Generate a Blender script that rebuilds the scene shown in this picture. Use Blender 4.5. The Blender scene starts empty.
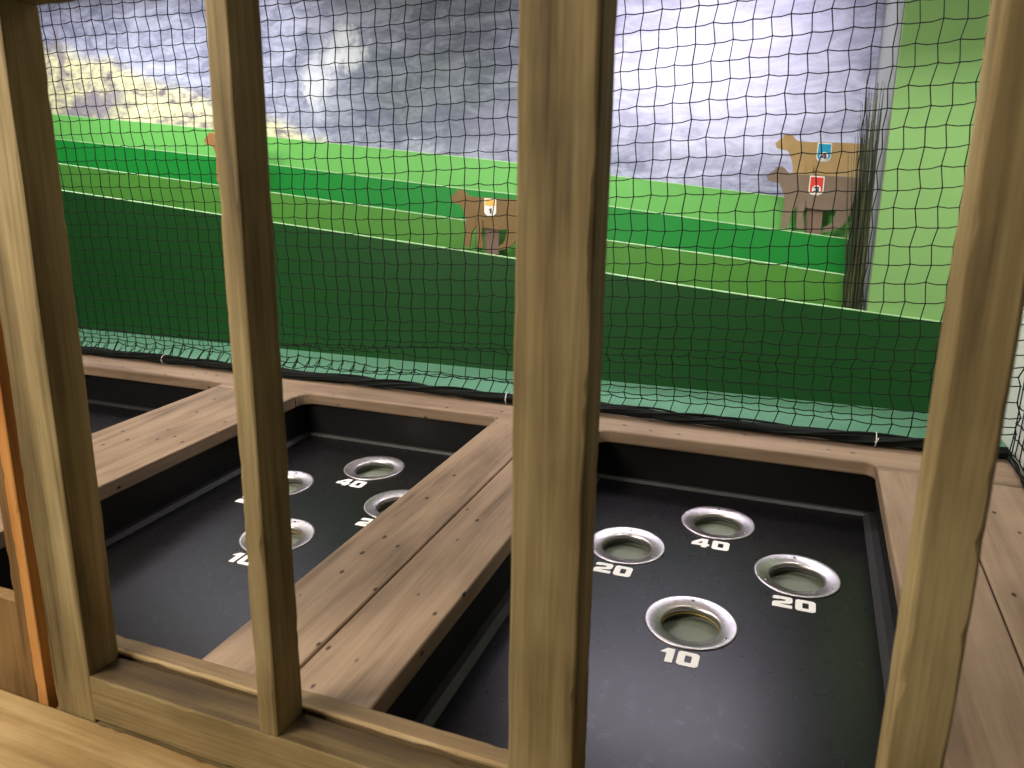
import bpy, bmesh, math, random
from mathutils import Vector, Matrix, noise

C = bpy.context.scene.collection
S = 0.667            # lens height over the play deck
TILT = 0.0612345     # the deck rises away from the player
CA, SA = math.cos(TILT), math.sin(TILT)
Z0 = 1.5             # lens height over the floor
R = random.Random(7)

def D(X, V, h=0.0):
    """point on the tilted deck: X across, V up the slope, h above the boards"""
    return Vector((X, V * CA + (S - h) * SA, V * SA - (S - h) * CA + Z0))

# ------------------------------------------------------------------ materials
def srgb(r, g, b):
    f = lambda c: (c / 255 / 12.92) if c / 255 <= 0.04045 else ((c / 255 + 0.055) / 1.055) ** 2.4
    return (f(r), f(g), f(b), 1.0)

def new_mat(name):
    m = bpy.data.materials.new(name); m.use_nodes = True
    nt = m.node_tree
    return m, nt, nt.nodes['Principled BSDF']

def node(nt, kind, **kw):
    n = nt.nodes.new(kind)
    for k, v in kw.items():
        setattr(n, k, v)
    return n

def ramp(nt, stops):
    r = node(nt, 'ShaderNodeValToRGB')
    e = r.color_ramp.elements
    while len(e) < len(stops): e.new(0.5)
    for i, (p, c) in enumerate(stops):
        e[i].position = p; e[i].color = c
    return r

def mixc(nt, a, b, fac, mode='MIX'):
    n = node(nt, 'ShaderNodeMix', data_type='RGBA', blend_type=mode)
    for sock, v in ((n.inputs[0], fac), (n.inputs[6], a), (n.inputs[7], b)):
        if hasattr(v, 'is_output'): nt.links.new(v, sock)
        else: sock.default_value = v
    return n.outputs[2]

def math_n(nt, op, a, b=None, clamp=False):
    n = node(nt, 'ShaderNodeMath', operation=op, use_clamp=clamp)
    for i, v in enumerate((a, b)):
        if v is None: continue
        if hasattr(v, 'is_output'): nt.links.new(v, n.inputs[i])
        else: n.inputs[i].default_value = v
    return n.outputs[0]

def obj_coord(nt, scale, rand=True, rot=(0, 0, 0)):
    tc = node(nt, 'ShaderNodeTexCoord')
    src = tc.outputs['Object']
    if rand:
        oi = node(nt, 'ShaderNodeObjectInfo')
        mul = math_n(nt, 'MULTIPLY', oi.outputs['Random'], 37.0)
        add = node(nt, 'ShaderNodeVectorMath', operation='ADD')
        nt.links.new(src, add.inputs[0]); nt.links.new(mul, add.inputs[1])
        src = add.outputs[0]
    mp = node(nt, 'ShaderNodeMapping')
    mp.inputs['Scale'].default_value = scale
    mp.inputs['Rotation'].default_value = rot
    nt.links.new(src, mp.inputs['Vector'])
    return mp.outputs[0]

def noise_n(nt, vec, scale, detail=6, rough=0.6, dist=0.0):
    n = node(nt, 'ShaderNodeTexNoise')
    n.inputs['Scale'].default_value = scale
    n.inputs['Detail'].default_value = detail
    n.inputs['Roughness'].default_value = rough
    n.inputs['Distortion'].default_value = dist
    nt.links.new(vec, n.inputs['Vector'])
    return n.outputs[0]

def wood(name, axis, dark, mid, light, rough=0.6, nicks=0.0, bump=0.25, streak=1.0, spec=0.3):
    m, nt, b = new_mat(name)
    def sc(al, ac):
        v = [ac, ac, ac]; v['XYZ'.index(axis)] = al
        return v
    broad = noise_n(nt, obj_coord(nt, sc(1.6, 26 * streak)), 1.0, 4, 0.55, 0.6)
    fine = noise_n(nt, obj_coord(nt, sc(5, 190 * streak)), 1.0, 5, 0.7)
    blot = noise_n(nt, obj_coord(nt, sc(7, 12)), 1.0, 3, 0.5)
    r = ramp(nt, [(0.34, dark), (0.5, mid), (0.66, light)])
    mx = math_n(nt, 'ADD', math_n(nt, 'MULTIPLY', broad, 0.55), math_n(nt, 'MULTIPLY', fine, 0.25))
    mx = math_n(nt, 'ADD', mx, math_n(nt, 'MULTIPLY', blot, 0.2))
    nt.links.new(mx, r.inputs[0])
    col = r.outputs[0]
    if nicks > 0:
        v = node(nt, 'ShaderNodeTexVoronoi'); v.inputs['Scale'].default_value = 1.0
        nt.links.new(obj_coord(nt, sc(17, 30)), v.inputs['Vector'])
        near = math_n(nt, 'SUBTRACT', 1.0, math_n(nt, 'MULTIPLY', v.outputs['Distance'], 7.5), True)
        sep = node(nt, 'ShaderNodeSeparateColor'); nt.links.new(v.outputs['Color'], sep.inputs[0])
        gate = math_n(nt, 'GREATER_THAN', sep.outputs[0], 1 - nicks)
        fac = math_n(nt, 'MULTIPLY', math_n(nt, 'MULTIPLY', near, 2.4, True), gate)
        col = mixc(nt, col, tuple(c * 0.25 for c in dark[:3]) + (1,), fac)
    nt.links.new(col, b.inputs['Base Color'])
    b.inputs['Roughness'].default_value = rough
    b.inputs['Specular IOR Level'].default_value = spec
    if bump:
        bp = node(nt, 'ShaderNodeBump'); bp.inputs['Strength'].default_value = bump
        bp.inputs['Distance'].default_value = 0.002
        nt.links.new(mx, bp.inputs['Height']); nt.links.new(bp.outputs[0], b.inputs['Normal'])
    return m

def plain(name, col, rough=0.6, metal=0.0, var=0.08, scale=14.0, spec=0.4, bump=0.0):
    m, nt, b = new_mat(name)
    n = noise_n(nt, obj_coord(nt, (1, 1, 1)), scale, 5, 0.6)
    lo = tuple(c * (1 - var) for c in col[:3]) + (1,)
    hi = tuple(min(1, c * (1 + var)) for c in col[:3]) + (1,)
    r = ramp(nt, [(0.3, lo), (0.7, hi)]); nt.links.new(n, r.inputs[0])
    nt.links.new(r.outputs[0], b.inputs['Base Color'])
    b.inputs['Roughness'].default_value = rough
    b.inputs['Metallic'].default_value = metal
    b.inputs['Specular IOR Level'].default_value = spec
    if bump:
        bp = node(nt, 'ShaderNodeBump'); bp.inputs['Strength'].default_value = bump
        bp.inputs['Distance'].default_value = 0.002
        nt.links.new(n, bp.inputs['Height']); nt.links.new(bp.outputs[0], b.inputs['Normal'])
    return m

M = {}
FD, FM, FL = srgb(72, 57, 31), srgb(136, 117, 78), srgb(174, 154, 110)
for ax in 'XYZ':
    M['fence' + ax] = wood('weathered_fence_wood_' + ax, ax, FD, FM, FL, 0.75, 0.0, 0.5)
M['ledge'] = wood('yellow_ledge_wood', 'X', srgb(116, 88, 52), srgb(160, 131, 86), srgb(198, 172, 124), 0.65, 0.1, 0.4, 0.8)
M['orange'] = wood('orange_stained_pine', 'Z', srgb(130, 78, 34), srgb(186, 126, 66), srgb(212, 156, 94), 0.45, 0.05, 0.3)
M['brownboard'] = wood('brown_panel_wood', 'Z', srgb(80, 55, 30), srgb(122, 92, 54), srgb(150, 120, 75), 0.6)
for ax in 'XY':
    M['deck' + ax] = wood('brown_deck_wood_' + ax, ax, srgb(98, 80, 65), srgb(143, 120, 98), srgb(166, 142, 118), 0.55, 0.6, 0.25, 0.75, 0.3)
M['strip'] = wood('deck_front_strip_wood', 'X', srgb(84, 66, 44), srgb(126, 104, 74), srgb(152, 128, 94), 0.6, 0.0, 0.4)

M['chip'] = wood('pale_torn_wood', 'X', srgb(96, 72, 42), srgb(152, 126, 86), srgb(214, 192, 150), 0.7, 0, 0.4)
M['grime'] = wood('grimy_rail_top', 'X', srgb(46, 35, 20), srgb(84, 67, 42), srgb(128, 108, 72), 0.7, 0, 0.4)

def floor_mat():
    m, nt, b = new_mat('black_lane_laminate')
    n = noise_n(nt, obj_coord(nt, (1, 1, 1), False), 60, 5, 0.7)
    r = ramp(nt, [(0.3, srgb(9, 8, 9)), (0.72, srgb(15, 14, 16))]); nt.links.new(n, r.inputs[0])
    v = node(nt, 'ShaderNodeTexVoronoi'); v.inputs['Scale'].default_value = 34
    nt.links.new(obj_coord(nt, (1, 1, 1)), v.inputs['Vector'])
    sep = node(nt, 'ShaderNodeSeparateColor'); nt.links.new(v.outputs['Color'], sep.inputs[0])
    dot = math_n(nt, 'MULTIPLY', math_n(nt, 'LESS_THAN', v.outputs['Distance'], 0.045), math_n(nt, 'GREATER_THAN', sep.outputs[0], 0.93))
    nt.links.new(mixc(nt, r.outputs[0], srgb(120, 116, 112), math_n(nt, 'MULTIPLY', dot, 0.7)), b.inputs['Base Color'])
    rr = ramp(nt, [(0.3, (0.27,) * 3 + (1,)), (0.7, (0.295,) * 3 + (1,))])
    nt.links.new(noise_n(nt, obj_coord(nt, (1, 1, 1), False), 45, 3, 0.5), rr.inputs[0])
    nt.links.new(rr.outputs[0], b.inputs['Roughness'])
    b.inputs['Specular IOR Level'].default_value = 0.5
    return m
M['floor'] = floor_mat()
M['pitwall'] = plain('black_pit_wall', srgb(20, 19, 20), 0.5, 0, 0.2, 30, 0.3)
M['fillet'] = plain('dark_grey_corner_strip', srgb(40, 39, 38), 0.5, 0, 0.25, 60, 0.4)
M['digit'] = plain('white_score_paint', srgb(246, 244, 240), 0.6, 0, 0.03, 90)
M['cup'] = plain('grey_green_cup', srgb(116, 122, 108), 0.6, 0, 0.1, 40)
M['screw'] = plain('screw_steel', srgb(150, 145, 140), 0.35, 1.0)
M['dullsteel'] = plain('dull_dark_steel', srgb(96, 96, 90), 0.5, 0.6)
M['brass'] = plain('brass_ring', srgb(190, 165, 90), 0.4, 0.7)

def steel_mat():
    m, nt, b = new_mat('brushed_steel_ring')
    n = noise_n(nt, obj_coord(nt, (1, 1, 1)), 120, 4, 0.6)
    r = ramp(nt, [(0.3, srgb(190, 185, 184)), (0.7, srgb(214, 208, 208))]); nt.links.new(n, r.inputs[0])
    nt.links.new(r.outputs[0], b.inputs['Base Color'])
    b.inputs['Metallic'].default_value = 1.0
    b.inputs['Roughness'].default_value = 0.34
    b.inputs['Anisotropic'].default_value = 0.5
    tg = node(nt, 'ShaderNodeTangent', direction_type='RADIAL', axis='Z')
    nt.links.new(tg.outputs[0], b.inputs['Tangent'])
    return m
M['steel'] = steel_mat()
M['net'] = plain('black_netting_cord', srgb(22, 26, 24), 0.8, 0, 0.2, 40, 0.2)
M['tie'] = plain('white_cable_tie', srgb(225, 225, 220), 0.4)
GREENS = [srgb(20, 72, 25), srgb(76, 136, 52), srgb(18, 128, 46), srgb(104, 176, 88)]
for i, g in enumerate(GREENS):
    M['hill%d' % i] = plain('green_hill_paint_%d' % i, g, 0.45, 0, 0.03, 4, 0.4)
M['edge'] = plain('lit_green_cut_edge', srgb(168, 208, 154), 0.6, 0, 0.05, 20)  # raw cut edges; light falling from above is put into this paler colour
M['base'] = plain('sea_green_base_board', srgb(80, 126, 97), 0.55, 0, 0.06, 20)
M['lightgreen'] = plain('light_green_wall_paint', srgb(124, 168, 100), 0.6, 0, 0.03, 3)
M['white'] = plain('white_wall_paint', srgb(228, 228, 220), 0.8, 0, 0.02, 3)
M['grey'] = plain('grey_trim_paint', srgb(122, 126, 122), 0.7, 0, 0.05, 5)
M['ceil'] = plain('dark_ceiling_paint', srgb(120, 112, 100), 0.9)
M['ground'] = plain('dark_floor_carpet', srgb(70, 62, 55), 0.95, 0, 0.2, 60)
COW = {'brown': srgb(122, 98, 60), 'orange': srgb(156, 106, 64), 'greybrown': srgb(126, 108, 92), 'tan': srgb(180, 150, 100)}
for k, v in COW.items():
    M['cow_' + k] = plain('cow_paint_' + k, v, 0.7, 0, 0.07, 30)
M['cowblock'] = plain('cow_mount_wood', srgb(122, 100, 88), 0.7, 0, 0.07, 30)
M['tagwhite'] = plain('tag_white', srgb(240, 238, 232), 0.5, 0, 0.02)
M['tagdigit'] = plain('tag_digit', srgb(70, 66, 90), 0.5, 0, 0.02)
for k, v in {'yellow': srgb(232, 184, 84), 'red': srgb(222, 66, 52), 'blue': srgb(30, 165, 205), 'green': srgb(90, 170, 70)}.items():
    M['tag_' + k] = plain('tag_' + k, v, 0.5, 0, 0.02)

def reed_mat():
    m, nt, b = new_mat('dark_reed_blades')
    n = noise_n(nt, obj_coord(nt, (90, 90, 4), False), 1.0, 3, 0.6)
    r = ramp(nt, [(0.3, srgb(24, 28, 16)), (0.56, srgb(56, 62, 34)), (0.75, srgb(140, 148, 90))]); nt.links.new(n, r.inputs[0])
    nt.links.new(r.outputs[0], b.inputs['Base Color']); b.inputs['Roughness'].default_value = 0.6
    return m
M['reed'] = reed_mat()

def mural_mat():
    """a printed picture of a rock face over an alpine meadow, in the panel's own X/Z"""
    m, nt, b = new_mat('mountain_mural_print')
    tc = node(nt, 'ShaderNodeTexCoord')
    sp = node(nt, 'ShaderNodeSeparateXYZ'); nt.links.new(tc.outputs['Object'], sp.inputs[0])
    X, Z = sp.outputs[0], sp.outputs[2]
    wob = noise_n(nt, obj_coord(nt, (1, 1, 1), False), 5.0, 7, 0.65)
    wobs = math_n(nt, 'MULTIPLY', math_n(nt, 'SUBTRACT', wob, 0.5), 0.55)
    strata = noise_n(nt, obj_coord(nt, (3.0, 1, 9.0), False, (0, math.radians(-38), 0)), 2.2, 9, 0.66, 0.8)
    fine = noise_n(nt, obj_coord(nt, (1, 1, 1.6), False), 16, 6, 0.7)
    big = noise_n(nt, obj_coord(nt, (1, 1, 1.5), False), 1.7, 4, 0.5)
    t = math_n(nt, 'ADD', math_n(nt, 'MULTIPLY', strata, 0.5), math_n(nt, 'MULTIPLY', fine, 0.2))
    t = math_n(nt, 'ADD', t, math_n(nt, 'MULTIPLY', big, 0.3))
    rg = node(nt, 'ShaderNodeTexNoise'); rg.noise_type = 'RIDGED_MULTIFRACTAL'
    rg.inputs['Scale'].default_value = 2.6; rg.inputs['Detail'].default_value = 7
    nt.links.new(obj_coord(nt, (1.0, 1, 3.4), False, (0, math.radians(40), 0)), rg.inputs['Vector'])
    t = math_n(nt, 'ADD', t, math_n(nt, 'MULTIPLY', math_n(nt, 'SUBTRACT', rg.outputs[0], 0.55), 0.16))
    rock = ramp(nt, [(0.36, srgb(118, 120, 138)), (0.46, srgb(158, 160, 176)), (0.55, srgb(180, 182, 198)), (0.66, srgb(222, 223, 230))])
    nt.links.new(t, rock.inputs[0])
    col = rock.outputs[0]
    def blob(x, z, rx, rz, soft=0.6):
        dx = math_n(nt, 'DIVIDE', math_n(nt, 'SUBTRACT', math_n(nt, 'ADD', X, wobs), x), rx)
        dz = math_n(nt, 'DIVIDE', math_n(nt, 'SUBTRACT', math_n(nt, 'ADD', Z, wobs), z), rz)
        d = math_n(nt, 'ADD', math_n(nt, 'MULTIPLY', dx, dx), math_n(nt, 'MULTIPLY', dz, dz))
        return math_n(nt, 'DIVIDE', math_n(nt, 'SUBTRACT', 1.0, d), soft, True)
    # dark crag with its pale crest
    col = mixc(nt, col, srgb(84, 96, 94), math_n(nt, 'MULTIPLY', blob(-1.55, 0.47, 0.62, 0.24, 0.9), 0.5))
    col = mixc(nt, col, srgb(84, 86, 112), math_n(nt, 'MULTIPLY', blob(-1.75, 0.33, 0.62, 0.10, 0.9), 0.45))
    col = mixc(nt, col, srgb(140, 140, 160), math_n(nt, 'MULTIPLY', blob(-1.1, 0.30, 0.42, 0.16, 0.9), 0.6))
    col = mixc(nt, col, srgb(232, 232, 230), math_n(nt, 'MULTIPLY', blob(-2.02, 0.66, 0.13, 0.11, 0.8), 0.75))
    col = mixc(nt, col, srgb(236, 236, 236), math_n(nt, 'MULTIPLY', blob(-2.18, 0.55, 0.09, 0.13, 0.8), 0.5))
    col = mixc(nt, col, srgb(222, 220, 236), math_n(nt, 'MULTIPLY', blob(-0.35, 0.55, 0.6, 0.5, 1.2), 0.55))
    # the meadow slope on the left
    line = math_n(nt, 'SUBTRACT', math_n(nt, 'ADD', math_n(nt, 'MULTIPLY', X, -0.30), -0.365), Z)
    line = math_n(nt, 'ADD', line, math_n(nt, 'MULTIPLY', wobs, 0.35))
    mead = math_n(nt, 'MULTIPLY', math_n(nt, 'ADD', line, 0.04), 14.0, True)
    mr = ramp(nt, [(0.40, srgb(112, 104, 108)), (0.48, srgb(182, 174, 146)), (0.55, srgb(214, 210, 158)), (0.66, srgb(240, 238, 210))])
    nt.links.new(math_n(nt, 'ADD', math_n(nt, 'MULTIPLY', fine, 0.45), math_n(nt, 'MULTIPLY', strata, 0.55)), mr.inputs[0])
    col = mixc(nt, col, mr.outputs[0], mead)
    col = mixc(nt, col, srgb(128, 120, 132), math_n(nt, 'MULTIPLY', blob(-3.62, 0.47, 0.26, 0.10, 0.8), 0.85))
    col = mixc(nt, col, srgb(128, 122, 124), math_n(nt, 'MULTIPLY', blob(-3.82, 0.74, 0.06, 0.16, 0.7), 0.8))
    col = mixc(nt, col, srgb(120, 108, 100), math_n(nt, 'MULTIPLY', blob(-2.72, 0.36, 0.34, 0.035, 0.8), 0.6))
    nt.links.new(col, b.inputs['Base Color'])
    b.inputs['Roughness'].default_value = 0.6
    b.inputs['Specular IOR Level'].default_value = 0.25
    return m
M['mural'] = mural_mat()

# ------------------------------------------------------------------ objects
def tag(o, label=None, cat=None, group=None, kind=None):
    if label: o['label'] = label
    if cat: o['category'] = cat
    if group: o['group'] = group
    if kind: o['kind'] = kind
    return o

def link(name, me, mat, parent=None, loc=(0, 0, 0), rot=(0, 0, 0)):
    o = bpy.data.objects.new(name, me); C.objects.link(o)
    for m in (mat if isinstance(mat, (list, tuple)) else [mat]):
        me.materials.append(m)
    o.location = loc; o.rotation_euler = rot
    if parent: o.parent = parent
    return o

def empty(name, loc, rot=(0, 0, 0)):
    o = bpy.data.objects.new(name, None); C.objects.link(o)
    o.empty_display_size = 0.05
    o.location = loc; o.rotation_euler = rot
    return o

def finish(bm, name, smooth=False):
    bmesh.ops.recalc_face_normals(bm, faces=bm.faces)
    me = bpy.data.meshes.new(name); bm.to_mesh(me); bm.free()
    if smooth:
        for p in me.polygons: p.use_smooth = True
    return me

def box_mesh(name, lo, hi, bev=0.0, seg=2):
    bm = bmesh.new()
    bmesh.ops.create_cube(bm, size=1.0)
    for v in bm.verts:
        v.co = Vector([lo[i] + (v.co[i] + 0.5) * (hi[i] - lo[i]) for i in range(3)])
    if bev:
        bmesh.ops.bevel(bm, geom=bm.edges[:], offset=bev, segments=seg, profile=0.5, affect='EDGES')
    return finish(bm, name)

def prism_mesh(name, pts, axis, t0, t1, bev=0.0):
    """closed outline pts (a, b) pushed along axis from t0 to t1"""
    bm = bmesh.new()
    def co(a, b, t):
        return {'Z': (a, b, t), 'Y': (a, t, b), 'X': (t, a, b)}[axis]
    v0 = [bm.verts.new(co(a, b, t0)) for a, b in pts]
    v1 = [bm.verts.new(co(a, b, t1)) for a, b in pts]
    bm.faces.new(v0); bm.faces.new(v1)
    n = len(pts)
    for i in range(n):
        bm.faces.new((v0[i], v0[(i + 1) % n], v1[(i + 1) % n], v1[i]))
    bmesh.ops.recalc_face_normals(bm, faces=bm.faces)
    if bev:
        caps = [f for f in bm.faces if len(f.verts) == n]
        ed = list({e for f in caps for e in f.edges})
        bmesh.ops.bevel(bm, geom=ed, offset=bev, segments=3, profile=0.5, affect='EDGES')
    bmesh.ops.triangulate(bm, faces=[f for f in bm.faces if len(f.verts) > 4])
    return finish(bm, name)

def lumber(name, size, axis, mat, loc, rot=(0, 0, 0), ch=0.0025, rough=0.0014, seed=0, parent=None, step=0.013, wane=None):
    """a sawn stick with worn, slightly chipped arrises; origin at the middle of its base end"""
    ai = 'XYZ'.index(axis); oth = [i for i in range(3) if i != ai]
    L = size[ai]; w, t = size[oth[0]] / 2, size[oth[1]] / 2
    n = max(2, int(L / step))
    bm = bmesh.new(); rings = []
    for k in range(n + 1):
        s = L * k / n; ring = []
        for ci, (sx, sy) in enumerate(((1, 1), (-1, 1), (-1, -1), (1, -1))):
            nv = noise.noise(Vector((s * 14, ci * 7.3 + seed * 3.1, 0.5)))
            nf = noise.noise(Vector((s * 60, ci * 3.3 + seed * 1.7, 4.5)))
            c = ch * (1.0 + 0.9 * nv) + max(0, nf - 0.25) * rough * 5
            c = max(c, 0.0006)
            if wane and ci in wane: c += wane[ci] * max(0.0, 0.4 + noise.noise(Vector((s * 9, seed, ci))))
            wx = w + rough * 0.5 * noise.noise(Vector((s * 5, seed + 9, ci)))
            wy = t + rough * 0.5 * noise.noise(Vector((s * 5, seed + 19, ci)))
            pts = [(sx * wx, sy * (wy - c)), (sx * (wx - c * 0.3), sy * (wy - c * 0.3)), (sx * (wx - c), sy * wy)]
            if sx * sy < 0: pts.reverse()
            for p in pts:
                co = [0, 0, 0]; co[ai] = s; co[oth[0]] = p[0]; co[oth[1]] = p[1]
                ring.append(bm.verts.new(co))
        rings.append(ring)
    for a, b in zip(rings, rings[1:]):
        m = len(a)
        for i in range(m):
            bm.faces.new((a[i], a[(i + 1) % m], b[(i + 1) % m], b[i]))
    bm.faces.new(rings[0]); bm.faces.new(rings[-1])
    return link(name, finish(bm, name), mat, parent, loc, rot)

def lathe_mesh(name, prof, n=48, smooth=True, close=False):
    bm = bmesh.new(); rings = []
    for r, z in prof:
        if r < 1e-6: rings.append([bm.verts.new((0, 0, z))])
        else: rings.append([bm.verts.new((r * math.cos(2 * math.pi * i / n), r * math.sin(2 * math.pi * i / n), z)) for i in range(n)])
    pairs = list(zip(rings, rings[1:]))
    if close: pairs.append((rings[-1], rings[0]))
    for a, b in pairs:
        for i in range(n):
            j = (i + 1) % n
            if len(a) == 1 and len(b) == 1: break
            elif len(a) == 1: bm.faces.new((a[0], b[i], b[j]))
            elif len(b) == 1: bm.faces.new((a[i], a[j], b[0]))
            else: bm.faces.new((a[i], a[j], b[j], b[i]))
    return finish(bm, name, smooth)

class Tubes:
    def __init__(s): s.v = []; s.f = []
    def tube(s, pts, r, n=4):
        base = len(s.v); m = len(pts); up0 = None
        for i, p in enumerate(pts):
            d = (pts[min(i + 1, m - 1)] - pts[max(i - 1, 0)]).normalized()
            up = up0 if up0 is not None else (Vector((0, 1, 0)) if abs(d.y) < 0.8 else Vector((0, 0, 1)))
            a = d.cross(up)
            if a.length < 1e-4: a = d.cross(Vector((1, 0, 0)))
            a.normalize(); c = a.cross(d).normalized(); up0 = c
            rr = r(i / (m - 1)) if callable(r) else r
            for k in range(n):
                an = 2 * math.pi * (k + 0.5) / n
                s.v.append(p + a * (math.cos(an) * rr) + c * (math.sin(an) * rr))
        for i in range(m - 1):
            for k in range(n):
                q = base + i * n
                s.f.append((q + k, q + (k + 1) % n, q + n + (k + 1) % n, q + n + k))
        s.f.append(tuple(base + k for k in range(n))[::-1])
        s.f.append(tuple(base + (m - 1) * n + k for k in range(n)))
    def knot(s, p, r):
        b = len(s.v)
        for d in ((1, 0, 0), (-1, 0, 0), (0, 1, 0), (0, -1, 0), (0, 0, 1), (0, 0, -1)):
            s.v.append(p + Vector(d) * r)
        for f in ((0, 2, 4), (2, 1, 4), (1, 3, 4), (3, 0, 4), (2, 0, 5), (1, 2, 5), (3, 1, 5), (0, 3, 5)):
            s.f.append(tuple(b + i for i in f))
    def mesh(s, name, smooth=True):
        me = bpy.data.meshes.new(name); me.from_pydata(s.v, [], s.f); me.update()
        if smooth:
            for p in me.polygons: p.use_smooth = True
        return me

def fill_mesh(name, loops, thick):
    """flat plate with holes from 2D loops (first outer, rest holes), lying in XY"""
    cu = bpy.data.curves.new(name, 'CURVE'); cu.dimensions = '2D'; cu.fill_mode = 'BOTH'; cu.extrude = thick / 2
    for lp in loops:
        sp = cu.splines.new('POLY'); sp.points.add(len(lp) - 1); sp.use_cyclic_u = True
        for p, q in zip(sp.points, lp): p.co = (q[0], q[1], 0, 1)
    o = bpy.data.objects.new('tmp', cu)
    me = bpy.data.meshes.new_from_object(o); me.name = name
    bpy.data.objects.remove(o); bpy.data.curves.remove(cu)
    me.materials.clear()
    return me

GLYPH = {
    '0': (0.95, [[(.12, 0), (.83, 0), (.95, .12), (.95, .88), (.83, 1), (.12, 1), (0, .88), (0, .12)], [(.36, .25), (.6, .25), (.63, .28), (.63, .72), (.6, .75), (.36, .75), (.33, .72), (.33, .28)]]),
    '1': (0.64, [[(0, .66), (.28, 1), (.62, 1), (.62, 0), (.28, 0), (.28, .66)]]),
    '2': (0.95, [[(0, .70), (0, .9), (.1, 1), (.85, 1), (.95, .9), (.95, .55), (.85, .43), (.38, .30), (.36, .27), (.95, .27), (.95, 0), (0, 0), (0, .34), (.09, .46), (.58, .59), (.62, .64), (.62, .75), (.32, .75), (.32, .70)]]),
    '3': (0.95, [[(0, .7), (0, .9), (.1, 1), (.85, 1), (.95, .9), (.95, .6), (.87, .5), (.95, .4), (.95, .1), (.85, 0), (.1, 0), (0, .1), (0, .3), (.32, .3), (.32, .25), (.62, .25), (.62, .39), (.3, .39), (.3, .61), (.62, .61), (.62, .75), (.32, .75), (.32, .7)]]),
    '4': (1.0, [[(.5, 1), (.88, 1), (.88, .42), (1, .42), (1, .18), (.88, .18), (.88, 0), (.56, 0), (.56, .18), (0, .18), (0, .45)], [(.3, .42), (.57, .42), (.57, .74)]]),
}
def text_mesh(name, txt, h, thick=0.0008, gap=0.14):
    tot = sum(GLYPH[c][0] for c in txt) + gap * (len(txt) - 1)
    x = -tot / 2; bm = bmesh.new()
    for c in txt:
        w, loops = GLYPH[c]
        me = fill_mesh('g', [[((px + x) * h, (py - .5) * h) for px, py in lp] for lp in loops], thick)
        bm.from_mesh(me); bpy.data.meshes.remove(me)
        x += w + gap
    return finish(bm, name)

# ------------------------------------------------------------------ the room
def struct(name, lo, hi, mat):
    o = link(name, box_mesh(name, lo, hi), mat); o['kind'] = 'structure'; return o
struct('floor', (-4.7, -2.6, -0.1), (2.2, 3.3, 0), M['ground'])
struct('ceiling', (-4.7, -2.6, 2.85), (2.2, 3.3, 2.95), M['ceil'])
struct('wall_back', (-4.7, 3.08, 0), (2.2, 3.2, 2.85), M['white'])
struct('wall_left', (-4.7, 1.95, 0), (-4.6, 3.08, 2.85), M['white'])
struct('wall_right', (0.487, 1.2, 0), (0.57, 3.08, 2.85), M['white'])
struct('trim_1', (-4.6, 1.86, 2.20), (0.487, 1.93, 2.85), M['fenceX'])          # unseen header the net hangs from, placed to shade the green panel's top
struct('trim_2', (0.165, 2.262, 0.9), (0.20, 3.05, 2.85), M['grey'])            # return beside the mural

mur = link('mural', box_mesh('mural', (-4.6, -0.006, -0.6), (0.165, 0, 1.32)), M['mural'], None, (0, 3.07, Z0))
tag(mur, 'large printed mountain mural of grey rock and pale meadow behind the green hills', 'mural')

# ------------------------------------------------------------------ green hills
HY = [2.229, 2.324, 2.419, 2.514]
TOPS = [
    [(-4.3, .165), (-3.4, .085), (-2.839, .032), (-2.05, -.048), (-1.784, -.074), (-1.168, -.135), (-.899, -.162), (-.214, -.236), (.17, -.270), (.36, -.286), (.484, -.296)],
    [(-4.3, .262), (-3.5, .193), (-2.958, .142), (-2.141, .060), (-1.861, .032), (-1.088, -.051), (-.6, -.103), (-.231, -.141), (.138, -.184)],
    [(-4.3, .36), (-3.6, .30), (-3.086, .252), (-2.218, .170), (-1.939, .138), (-1.167, .057), (-.953, .037), (-.597, -.001), (-.249, -.043), (.138, -.086)],
    [(-4.3, .462), (-3.7, .412), (-3.198, .367), (-2.307, .285), (-2.012, .249), (-.986, .145), (-.626, .100), (-.084, .036), (.138, .008)],
]
def smooth_top(t):
    out = []
    n = len(t)
    for i in range(n - 1):
        p0, p1, p2, p3 = t[max(i - 1, 0)], t[i], t[i + 1], t[min(i + 2, n - 1)]
        for k in range(6):
            u = k / 6
            x = p1[0] + (p2[0] - p1[0]) * u
            m1 = (p2[1] - p0[1]) / (p2[0] - p0[0]); m2 = (p3[1] - p1[1]) / (p3[0] - p1[0]); hh = p2[0] - p1[0]
            z = (2 * u**3 - 3 * u**2 + 1) * p1[1] + (u**3 - 2 * u**2 + u) * hh * m1 + (-2 * u**3 + 3 * u**2) * p2[1] + (u**3 - u**2) * hh * m2
            out.append((x, z))
    out.append(t[-1])
    return out
BASEZ = -0.534
HL = ['foremost dark green hill panel, the tallest band of green above the base board',
      'olive green hill panel sloping just behind the foremost dark one',
      'emerald green hill panel between the olive and the lime hills',
      'rearmost lime green hill panel directly below the mural']
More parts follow.
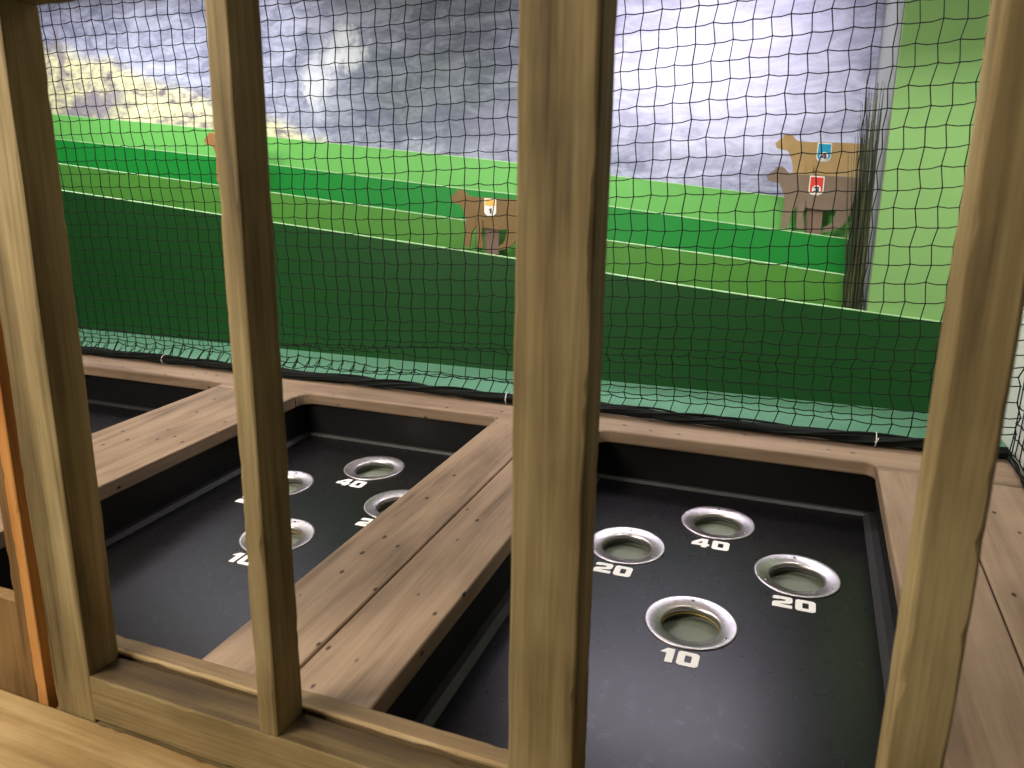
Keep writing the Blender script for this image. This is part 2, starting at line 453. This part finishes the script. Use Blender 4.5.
for i, (y, t) in enumerate(zip(HY, TOPS)):
    tp = smooth_top(t)
    pts = [(x, z + Z0) for x, z in tp]
    out = [(pts[-1][0], BASEZ + Z0), (pts[0][0], BASEZ + Z0)] + pts
    o = link('hill_panel', prism_mesh('hill_panel', out, 'Y', 0, 0.012), M['hill%d' % i], None, (0, y, 0))
    tag(o, HL[i], 'hill panel', 'sloping green hill panels')
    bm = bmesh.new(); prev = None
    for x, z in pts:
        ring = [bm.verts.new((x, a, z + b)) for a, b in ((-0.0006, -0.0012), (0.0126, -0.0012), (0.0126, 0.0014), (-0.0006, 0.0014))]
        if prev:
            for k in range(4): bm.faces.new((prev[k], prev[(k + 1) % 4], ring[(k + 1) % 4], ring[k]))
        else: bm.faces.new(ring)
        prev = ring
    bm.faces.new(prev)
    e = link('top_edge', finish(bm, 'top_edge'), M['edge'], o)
    e['label'] = 'cut top edge, coloured paler for the light from above'

bb = link('base_board', box_mesh('base_board', (-4.3, 1.926, BASEZ - 0.03 + Z0), (0.484, 3.06, BASEZ + Z0), 0.008, 3), M['base'])
tag(bb, 'flat sea green board on the ground between the net and the hills', 'board')
gp = link('scenery_panel', box_mesh('scenery_panel', (0.168, 0, 0), (0.485, 0.018, 2.85 - BASEZ - Z0)), M['lightgreen'], None, (0, 2.243, BASEZ + Z0))
tag(gp, 'tall light green panel at the right end of the hills beside the reeds', 'scenery panel')

# ------------------------------------------------------------------ cows
BODY = [(-.015, .168), (-.005, .179), (.008, .187), (.009, .196), (.016, .193), (.027, .196), (.035, .191), (.049, .176), (.085, .171), (.116, .171), (.168, .168), (.219, .165), (.244, .162), (.251, .150), (.248, .128), (.240, .097), (.235, .074), (.213, .067), (.195, .073), (.161, .069), (.103, .076), (.081, .074), (.043, .076), (.045, .099), (.034, .127), (.024, .147), (.007, .150), (-.009, .155)]
LEG_A = [(.045, .110), (.043, .076), (.040, .014), (.059, .012), (.066, .058), (.081, .080), (.080, .105)]
LEG_B = [(.080, .100), (.080, .080), (.084, .030), (.084, .012), (.108, .009), (.100, .058), (.104, .080), (.102, .100)]
LEG_C = [(.234, .098), (.231, .060), (.217, .028), (.193, .012), (.161, .003), (.162, .016), (.182, .032), (.190, .055), (.194, .088)]
PLATE = [(.106, .085), (.156, .083), (.155, .003), (.152, -1), (.112, -1), (.110, .008)]
BIB = [(.109, .1695), (.150, .1665), (.1505, .124), (.146, .117), (.138, .1125), (.120, .1135), (.112, .118), (.1085, .125)]
def scale_pts(p, c, k): return [(c[0] + (x - c[0]) * k, c[1] + (z - c[1]) * k) for x, z in p]
def cow(X, y, z, colour, tagcol, num, label):
    r = empty('cow_cutout', (X, y, z + Z0)); tag(r, label, 'cow cutout', 'racing cow cutouts')
    m = M['cow_' + colour]
    link('body', prism_mesh('body', BODY, 'Y', 0, 0.009), m, r)
    link('front_leg', prism_mesh('front_leg', LEG_A, 'Y', -0.007, 0.0), m, r)
    link('front_leg', prism_mesh('front_leg', LEG_B, 'Y', -0.005, 0.0), m, r)
    link('hind_leg', prism_mesh('hind_leg', LEG_C, 'Y', -0.007, 0.0), m, r)
    bot = BASEZ - z
    pl = [(a, bot if b < -0.5 else b) for a, b in PLATE]
    sp = link('support_plate', prism_mesh('support_plate', pl, 'Y', 0.009, 0.017), M['cowblock'], r)
    sp['label'] = 'grey brown mounting plate'
    cen = (.129, .143)
    t = link('number_tag', prism_mesh('number_tag', BIB, 'Y', -0.0015, 0.0), M['tagwhite'], r)
    t['label'] = tagcol + ' number tag with a white border'
    inner = scale_pts(BIB, cen, 0.86)
    if tagcol == 'yellow': inner = [(.113, .1665), (.1465, .164), (.1465, .145), (.1125, .147)]
    link('tag_field', prism_mesh('tag_field', inner, 'Y', -0.0023, -0.0012), M['tag_' + tagcol], t)
    disc = [(.130 + .0125 * math.cos(q * math.pi / 12), .129 + .0125 * math.sin(q * math.pi / 12)) for q in range(24)]
    if tagcol != 'yellow':
        link('tag_disc', prism_mesh('tag_disc', disc, 'Y', -0.003, -0.002), M['tagwhite'], t)
    d = link('tag_number', text_mesh('tag_number', num, 0.016, 0.0006), M['tagdigit'], t, (.130, -0.0034, .129), (math.pi / 2, 0, 0))
    return r
cow(-1.100, HY[0] + .045, -.148, 'brown', 'yellow', '1', 'brown cow cutout with a yellow number tag, behind the foremost dark hill')
cow(-2.205, HY[1] + .045, .060, 'orange', 'green', '2', 'orange brown cow cutout at far left, peeking past the thin fence baluster')
cow(-.124, HY[2] + .050, -.071, 'greybrown', 'red', '3', 'grey brown cow cutout with a red number tag, on the emerald hill')
cow(-.112, HY[3] + .045, .030, 'tan', 'blue', '4', 'tan cow cutout with a blue number tag, rearmost, against the mural')

# ------------------------------------------------------------------ reeds
tb = Tubes(); rr = random.Random(3)
for k in range(120):
    bx = rr.uniform(-.020, .016); by = rr.uniform(-.026, .026)
    H = rr.uniform(.66, 1.0) * 0.87 if k > 14 else rr.uniform(.8, 1.0) * 0.89
    lean = max(-.06, min(.004 - bx, rr.gauss(-.010, .014))); ly = rr.gauss(0, .006); bend = min(0.0, rr.gauss(-.006, .012))
    pts = [Vector((bx + lean * u + bend * u * u * (1 if u < .9 else .9), by + ly * u, H * u)) for u in [i / 10 for i in range(11)]]
    tb.tube(pts, lambda u: 0.0026 * (1 - u * 0.85) + 0.0003, 4)
reed = link('reed_clump', tb.mesh('reed_clump'), M['reed'], None, (.148, HY[0] + .055 - .0, BASEZ + Z0))
reed.location.x = .141; reed.location.y = 2.286
tag(reed, 'tall thin clump of dark artificial reeds beside the light green panel', 'reeds')

# ------------------------------------------------------------------ netting
MESHW = 0.0425
NY = 1.905
ZB = BASEZ + 0.004           # bottom of the hanging net
def net_point(i, j, x0):
    s = j * MESHW
    X = x0 - i * MESHW
    left = min(1.0, max(0.0, (-X - 0.6) / 1.2))
    hgt = 0.21 - 0.105 * left
    z = 1.38 - (NJ - 1 - j) * MESHW
    jc = NJ - 1 - (1.38 - hgt) / MESHW
    w = 0.0; slack = jc * MESHW
    if j < jc:
        u = j / jc; w = 1 - u
        z = hgt * (u + (0.04 + 0.30 * left) * math.sin(u * 14.0 + 0.9 * noise.noise(Vector((X * 4, 2, 0)))) * (1 - u) ** .5)
    v = Vector((X * 2.3, s * 3.1, 1.7))
    X += 0.006 * noise.noise(v * 1.3) + (0.0026 if j % 2 else -0.0026) + R.uniform(-.0016, .0016)
    z += 0.007 * noise.noise(v * 1.1 + Vector((5, 2, 8))) + R.uniform(-.0014, .0014) + (0.0016 if (i + j) % 2 else -.0016)
    z += 0.040 * max(0.0, X + 1.1) * (1 - w)
    X -= 0.10 * max(0.0, z - .12) * min(1.0, max(0.0, (-X - 1.0) / 1.4))
    y = NY + 0.006 * noise.noise(v + Vector((9, 9, 3)))
    if w > 0:
        y += 0.030 * w * math.sin(s / slack * 15.5 + 0.8 * noise.noise(Vector((X * 3, 0, 0)))) * (0.7 + 0.3 * left) - 0.004
        X += 0.012 * w * math.sin(s / slack * 7.0 + X * 1.1) + R.uniform(-.005, .005) * w * (0.6 + left)
        z += R.uniform(-.006, .006) * w * (0.4 + left)
    y = min(y, NY + 0.012) if z < 0.03 else y
    return Vector((X, y, max(z, -0.004) + ZB + Z0))
NI, NJ = 92, 38
def build_net(pt, ni, nj, r=0.00155):
    g = [[pt(i, j) for j in range(nj)] for i in range(ni)]
    t = Tubes()
    for i in range(ni):
        t.tube(g[i], r, 4)
    for j in range(nj):
        row = []
        for i in range(ni):
            row.append(g[i][j])
            if i < ni - 1:
                mid = (g[i][j] + g[i + 1][j]) / 2; mid.z -= 0.0016 + R.uniform(0, .0012); row.append(mid)
        t.tube(row, r, 4)
    for i in range(ni):
        for j in range(nj): t.knot(g[i][j], 0.003)
    return t
nt_ = build_net(lambda i, j: net_point(i, j, 0.470), NI, NJ)
net = link('safety_net', nt_.mesh('safety_net'), M['net'])
tag(net, 'black square-mesh netting hanging across the whole hill scene', 'net', kind=None)
hem = Tubes(); rh = random.Random(12)
for k in range(16):
    a0 = rh.uniform(0, 6.28); rad = rh.uniform(.004, .013); ph = rh.uniform(0, 6)
    pts = []
    for q in range(150):
        X = .468 - 3.9 * q / 149
        ang = a0 + q * 0.21 + 0.8 * math.sin(q * .13 + ph)
        rad2 = rad * (1 + .35 * math.sin(q * .37 + ph))
        p = D(X, 1.868 + .004 * math.sin(q * .2), 0.017)
        pts.append(p + Vector((0, math.cos(ang) * rad2, math.sin(ang) * rad2)))
    hem.tube(pts, 0.003, 5)
pts = [D(.468 - 3.9 * q / 149, 1.868 + .004 * math.sin(q * .2), 0.0165) for q in range(150)]
hem.tube(pts, 0.0115, 8)
h = link('gathered_hem', hem.mesh('gathered_hem'), M['net'], net); h['label'] = 'thick gathered bottom edge of the net'

def side_point(i, j):
    s = j * MESHW; slack = .12
    z = s * .8 if s < slack else slack * .8 + s - slack
    w = max(0, 1 - s / slack)
    p = Vector((0.474 + 0.003 * noise.noise(Vector((i * .4, j * .4, 3))) - .004 * w, NY - .004 - i * MESHW * .98, z + ZB + Z0 + .004 - i * 0.0026 + .02 * math.sin(i * .9) * .3))
    p.z += R.uniform(-.0015, .0015) + 0.003 * i * (0.3 if j < 4 else 1) * math.exp(-j * .1)
    return p
sn_ = build_net(side_point, 16, 36)
snet = link('safety_net', sn_.mesh('safety_net'), M['net'])
tag(snet, 'narrow stretch of black netting along the white wall at far right', 'net')
hem = Tubes()
for k in range(4):
    a0 = rh.uniform(0, 6.28); rad = rh.uniform(.002, .006); ph = rh.uniform(0, 6); pts = []
    for q in range(40):
        V = 1.868 - 0.66 * q / 39; ang = a0 + q * .35
        p = D(.470 + .003 * math.sin(q * .4), V, 0.012)
        pts.append(p + Vector((math.cos(ang) * rad, 0, math.sin(ang) * rad)))
    hem.tube(pts, 0.0018, 5)
h = link('gathered_hem', hem.mesh('gathered_hem'), M['net'], snet)

TIES = [(.196, 'white cable tie on the net hem above the front right lane'),
        (-.755, 'white cable tie on the net hem next to the thick middle post'),
        (-2.03, 'white cable tie on the net hem near the left fence post')]
for X, lb in TIES:
    t = Tubes()
    c = D(X, 1.868, 0.017)
    t.tube([c + Vector((0, math.cos(q * .5236) * .0195, math.sin(q * .5236) * .0175)) for q in range(13)], 0.0012, 5)
    t.tube([c + Vector((0, -.018, -.004)), c + Vector((.002, -.0215, .003)), c + Vector((.004, -.022, .010))], 0.0013, 5)
    t.knot(c + Vector((0, -.0185, -.002)), .0036)
    o = link('cable_tie', t.mesh('cable_tie'), M['tie']); tag(o, lb, 'cable tie', 'cable ties on the net')

# ------------------------------------------------------------------ the deck
TK = 0.036
VF, VB, VR = 0.630, 1.757, 1.884
RF = 0.040
def deck_obj(name, me, mat, label, X=0.0, V=0.0, h=0.0):
    o = link(name, me, mat, None, D(X, V, h), (TILT, 0, 0)); tag(o, label, 'plank', 'planks of the game deck'); return o
# back rail with tabs that meet the planks, rounded in the pit corners
PITS = [(-2.317, -1.677), (-1.375, -.737), (-.460, .192)]
out = []
def fillet_r(x):  # pit's right far corner
    return [(x - RF * .55 + RF * .55 * math.sin(q * math.pi / 12), -RF * .55 + RF * .55 * math.cos(q * math.pi / 12)) for q in range(7)]
def fillet_l(x):
    return [(x + RF - RF * math.sin(q * math.pi / 12), -RF + RF * math.cos(q * math.pi / 12)) for q in range(6, -1, -1)]
front = [(-2.62, -RF)]
for x0, x1 in PITS:
    front += fillet_l(x0) + fillet_r(x1) + [(x1, -RF)]
front += [(.484, -RF)]
rail_pts = front + [(.484, VR - VB), (-2.62, VR - VB)]
cl = []
for p in rail_pts:
    if not cl or (abs(p[0] - cl[-1][0]) + abs(p[1] - cl[-1][1])) > 1e-5: cl.append(p)
deck_obj('back_rail', prism_mesh('back_rail', cl, 'Z', -TK, 0, 0.006), M['deckX'], 'long brown back rail of the deck running below the net', 0, VB)
def plank(x0, x1, label, v0=0.658, v1=VB - RF - 0.0012):
    w = x1 - x0
    deck_obj('deck_plank', box_mesh('deck_plank', (-w / 2, 0, -TK), (w / 2, v1 - v0, 0), 0.0045, 3), M['deckY'], label, (x0 + x1) / 2, v0)
plank(-1.677, -1.375, 'wide brown plank between the two left lanes, near the left post')
plank(-.737, -.5965, 'left one of the two brown planks side by side in the middle')
plank(-.5935, -.460, 'right one of the two brown planks side by side in the middle')
plank(.192, .3285, 'brown plank along the right edge of the front right lane')
plank(.3315, .482, 'outermost brown plank at far right below the white wall', 0.658)
plank(-2.62, -2.317, 'brown plank at far left beyond the last lane')
st = lumber('front_strip', (3.0, 0.027, TK + 0.006), 'X', M['strip'], D(-2.5, VF + .0140, (0.004 - TK) / 2), (TILT, 0, 0), 0.0025, 0.0012, 5)
tag(st, 'narrow wooden strip with a chipped edge across the front of the lanes', 'strip')

ce = lumber('chipped_edge', (3.0, 0.006, 0.006), 'X', M['chip'], (0, -.0125, TK / 2 + .001), (0, 0, 0), 0.0016, 0.0018, 8, st, 0.02)
ce['label'] = 'pale torn front edge'

# ------------------------------------------------------------------ the ball lanes
FD_ = -0.137
HOLES = [('10', 0.0, 1.196), ('20', -.172, 1.430), ('20', .175, 1.430), ('40', 0.0, 1.606)]
def circle(cx, cy, r, n=48): return [(cx + r * math.cos(2 * math.pi * i / n), cy + r * math.sin(2 * math.pi * i / n)) for i in range(n)]
V0 = 0.664
ring_me = lathe_mesh('hole_ring', [(.0525, -.010), (.053, -.007), (.0545, -.0042), (.058, -.0022), (.076, .0014), (.081, .0022), (.0835, .0022), (.0853, .0008), (.0853, 0.0), (.080, -.002), (.056, -.011), (.0525, -.0125)], 64, True, True)
ring_me.materials.append(M['steel'])
lip_me = lathe_mesh('inner_lip', [(.0520, -.016), (.0545, -.0145), (.0565, -.016), (.0545, -.0185)], 48, True, True); lip_me.materials.append(M['dullsteel']); lip_b = lip_me.copy(); lip_b.materials.clear(); lip_b.materials.append(M['brass'])
cup_me = lathe_mesh('hole_cup', [(.0625, -.016), (.0625, -.028), (.061, -.030), (0, -.030), (0, -.034), (.064, -.034), (.0655, -.028), (.0655, -.016)], 48, False, True); cup_me.materials.append(M['cup'])
screw_me = lathe_mesh('screw', [(0, .0016), (.0018, .0015), (.0034, .0006), (.0036, -.0006), (0, -.0006)], 16); screw_me.materials.append(M['screw'])
num_me = {t: text_mesh('score_number', t, 0.0375) for t in ('10', '20', '40')}
for me in num_me.values(): me.materials.append(M['digit'])

def inst(name, me, parent, loc, rot=(0, 0, 0)):
    o = bpy.data.objects.new(name, me); C.objects.link(o); o.parent = parent; o.location = loc; o.rotation_euler = rot; return o

def lane(cx, x0, x1, label, holes=HOLES):
    r = empty('game_lane', D(cx, V0, FD_), (TILT, 0, 0)); tag(r, label, 'game lane', 'rolling ball lanes')
    a, b = x0 - cx - .014, x1 - cx + .014
    L = VB + .012 - V0
    loops = [[(a, 0), (b, 0), (b, L), (a, L)]] + [circle(hx, hv - V0, .0775) for _, hx, hv in holes]
    link('lane_floor', fill_mesh('lane_floor', loops, .006), M['floor'], r, (0, 0, -.003))
    hh = -FD_ - TK
    link('side_wall', box_mesh('side_wall', (a - .018, 0, -.07), (a, L, hh)), M['pitwall'], r)
    link('side_wall', box_mesh('side_wall', (b, 0, -.07), (b + .018, L, hh)), M['pitwall'], r)
    link('end_wall', box_mesh('end_wall', (a - .018, L, -.07), (b + .018, L + .018, hh)), M['pitwall'], r)
    link('end_wall', box_mesh('end_wall', (a - .018, -.0055, -.07), (b + .018, 0, hh)), M['pitwall'], r)
    # bevelled corner strips along three sides
    for sx, e in ((1, a), (-1, b)):
        me = prism_mesh('corner_strip', [(e, .0005), (e + sx * .026, .0005), (e + sx * .026, .002), (e + sx * .014, .010), (e, .010)], 'Y', 0.0, L - .002)
        link('corner_strip', me, M['fillet'], r)
    me = prism_mesh('corner_strip', [(L, .0005), (L - .016, .0005), (L - .016, .002), (L - .010, .008), (L, .008)], 'X', a + .002, b - .002)
    link('corner_strip', me, M['fillet'], r)
    for t, hx, hv in holes:
        g = inst('hole_ring', ring_me, r, (hx, hv - V0, 0.0006)); g.scale = (.97, .97, 1)
        inst('inner_lip', lip_b if t == '10' else lip_me, g, (0, 0, 0))
        for an in (95, 215, 335):
            q = math.radians(an)
            inst('screw', screw_me, g, (.0725 * math.cos(q), .0725 * math.sin(q), .0006), (-.2 * math.sin(q), .2 * math.cos(q), 0))
        cp = inst('hole_cup', cup_me, r, (hx, hv - V0, 0))
        inst('score_number', num_me[t], r, (hx + (-.003), hv - V0 - .1085, .0008))
    return r
lane(-.131, -.460, .192, 'black ball lane at right with four steel ringed holes 10, 20, 20 and 40')
lane(-1.045, -1.375, -.737, 'black ball lane left of the double plank, partly behind the thin baluster')
lane(-1.997, -2.317, -1.677, 'dark ball lane at far left, only its back corner in view', [])

# ------------------------------------------------------------------ the fence
FY = 0.643; FT = 0.050
def post(name, x0, x1, z0, z1, label, seed, ch=.003, rg=.0016, cat='post', group=None):
    o = lumber(name, (x1 - x0, FT, z1 - z0), 'Z', M['fenceZ'], ((x0 + x1) / 2, FY, z0 + Z0), (0, 0, 0), ch, rg, seed)
    tag(o, label, cat, group); return o
ZT = .215; ZR = -.630
post('fence_post', -.925, -.8515, -.702, ZT, 'broad wooden fence post at left with its wide face lit', 1, group='uprights of the wooden fence')
post('fence_baluster', -.5665, -.5385, ZR + .001, ZT, 'thin wooden fence baluster left of the middle post', 2, cat='baluster', group='uprights of the wooden fence')
post('fence_post', -.2405, -.1690, ZR + .001, ZT, 'thick wooden fence post in the middle, in front of the right lane', 3, group='uprights of the wooden fence')
post('fence_post', .1045, .1470, ZR + .001, ZT, 'narrower wooden fence post at right in front of the light green panel', 4, group='uprights of the wooden fence')
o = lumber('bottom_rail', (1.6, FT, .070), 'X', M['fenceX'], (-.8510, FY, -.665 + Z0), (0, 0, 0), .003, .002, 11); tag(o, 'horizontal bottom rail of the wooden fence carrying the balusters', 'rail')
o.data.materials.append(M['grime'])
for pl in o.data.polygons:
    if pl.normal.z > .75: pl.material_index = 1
o = lumber('top_rail', (2.6, FT, .07), 'X', M['fenceX'], (-1.6, FY, ZT + .036 + Z0), (0, 0, 0), .003, .002, 12); tag(o, 'dark underside of the fence top rail at the top left corner', 'rail')
o = lumber('ledge_board', (2.4, .158, .035), 'X', M['ledge'], (-2.2, .5375, -.7172 + Z0), (0, 0, 0), .003, .0015, 13); tag(o, 'yellowish knotty ledge board running along the foot of the fence', 'ledge')
o = lumber('pine_stud', (.021, .045, 1.75), 'Z', M['orange'], (-.9715, .6525, 0), (0, 0, 0), .0025, .002, 14); tag(o, 'narrow orange stained pine stud left of the broad left post', 'stud')
o = lumber('side_board', (.026, .03, 1.75), 'Z', M['brownboard'], (-.9965, .650, 0), (0, 0, 0), .003, .002, 15); tag(o, 'dull brown board pressed against the orange stud', 'board')
o = lumber('side_board', (.30, .022, .93), 'Z', M['brownboard'], (-1.1615, .655, 0), (0, 0, 0), .003, .002, 16); tag(o, 'short wide brown board at the left edge beyond the orange stud', 'board')
struct('wall_front', (-.93, .6200, 0), (.484, .66, .7965), M['fenceX'])
struct('trim_4', (-2.2, .50, 0), (.2, .6195, .7650), M['fenceX'])
o = link('trim_3', prism_mesh('trim_3', [(.665, 0), (1.79, 0), (1.79, D(0, 1.79, -.2085).z), (.70, D(0, .67, -.2085).z), (.665, D(0, .66, -.2085).z)], 'X', -2.4, .30), M['pitwall']); o['kind'] = 'structure'

# ------------------------------------------------------------------ light
def area(name, loc, size, power, col, target=None, spread=180):
    l = bpy.data.lights.new(name, 'AREA'); l.shape = 'RECTANGLE'; l.size, l.size_y = size
    l.energy = power; l.color = col; l.spread = math.radians(spread)
    o = bpy.data.objects.new(name, l); C.objects.link(o); o.location = loc
    if target:
        o.rotation_euler = (Vector(target) - Vector(loc)).to_track_quat('-Z', 'Y').to_euler()
    return o
area('mural_light_right', (-.48, 2.72, 2.50), (1.0, .42), 15, (.91, .84, 1), (-.48, 2.76, 1.5), 122)
area('mural_light_left', (-3.15, 2.72, 2.62), (1.8, .42), 23, (.92, .88, 1), (-3.15, 2.76, 1.5), 122)
area('hill_light_right', (-.75, 2.02, 2.55), (.8, .16), 8, (.99, .97, 1), (-.75, 2.6, 1.4), 125)
area('hill_light_left', (-2.5, 2.02, 2.60), (1.4, .16), 14, (.98, .98, 1), (-2.5, 2.6, 1.5), 125)
area('room_light', (-1.9, -.7, 2.5), (1.0, .6), 72, (1, .91, .78), (-.6, 1.2, .9))
area('deck_light', (-1.75, 1.34, 2.74), (1.5, .22), 31, (1, .94, .85), (-1.1, 1.6, .9))

area('panel_fill_light', (.25, 1.34, 2.74), (.4, .2), 7, (1, .96, .9), (.3, 2.24, 1.6), 100)  # added unseen fill lamp, brightens the light green panel below the header's shade

w = bpy.data.worlds.new('World'); bpy.context.scene.world = w; w.use_nodes = True
w.node_tree.nodes['Background'].inputs[0].default_value = (1, .88, .70, 1)
w.node_tree.nodes['Background'].inputs[1].default_value = 0.05

# ------------------------------------------------------------------ camera
cam = bpy.data.cameras.new('camera'); co = bpy.data.objects.new('camera', cam); C.objects.link(co)
cam.sensor_width = 36; cam.lens = 741.84 / 1024 * 36; cam.clip_start = 0.02
y, p, r = -.371749, -.236495, -.0140589
fw = Vector((math.sin(y) * math.cos(p), math.cos(y) * math.cos(p), math.sin(p)))
rt = Vector((math.cos(y), -math.sin(y), 0)); dn = fw.cross(rt)
r2 = rt * math.cos(r) + dn * math.sin(r); d2 = -rt * math.sin(r) + dn * math.cos(r)
mat = Matrix((r2, -d2, -fw)).transposed().to_4x4(); mat.translation = (0, 0, Z0)
co.matrix_world = mat
cam.dof.use_dof = True; cam.dof.focus_distance = 1.75; cam.dof.aperture_fstop = 6.5
sc = bpy.context.scene; sc.camera = co
sc.view_settings.view_transform = 'Standard'; sc.view_settings.look = 'None'
sc.view_settings.exposure = 0.0; sc.view_settings.gamma = 1.0; sc.view_settings.use_curve_mapping = False
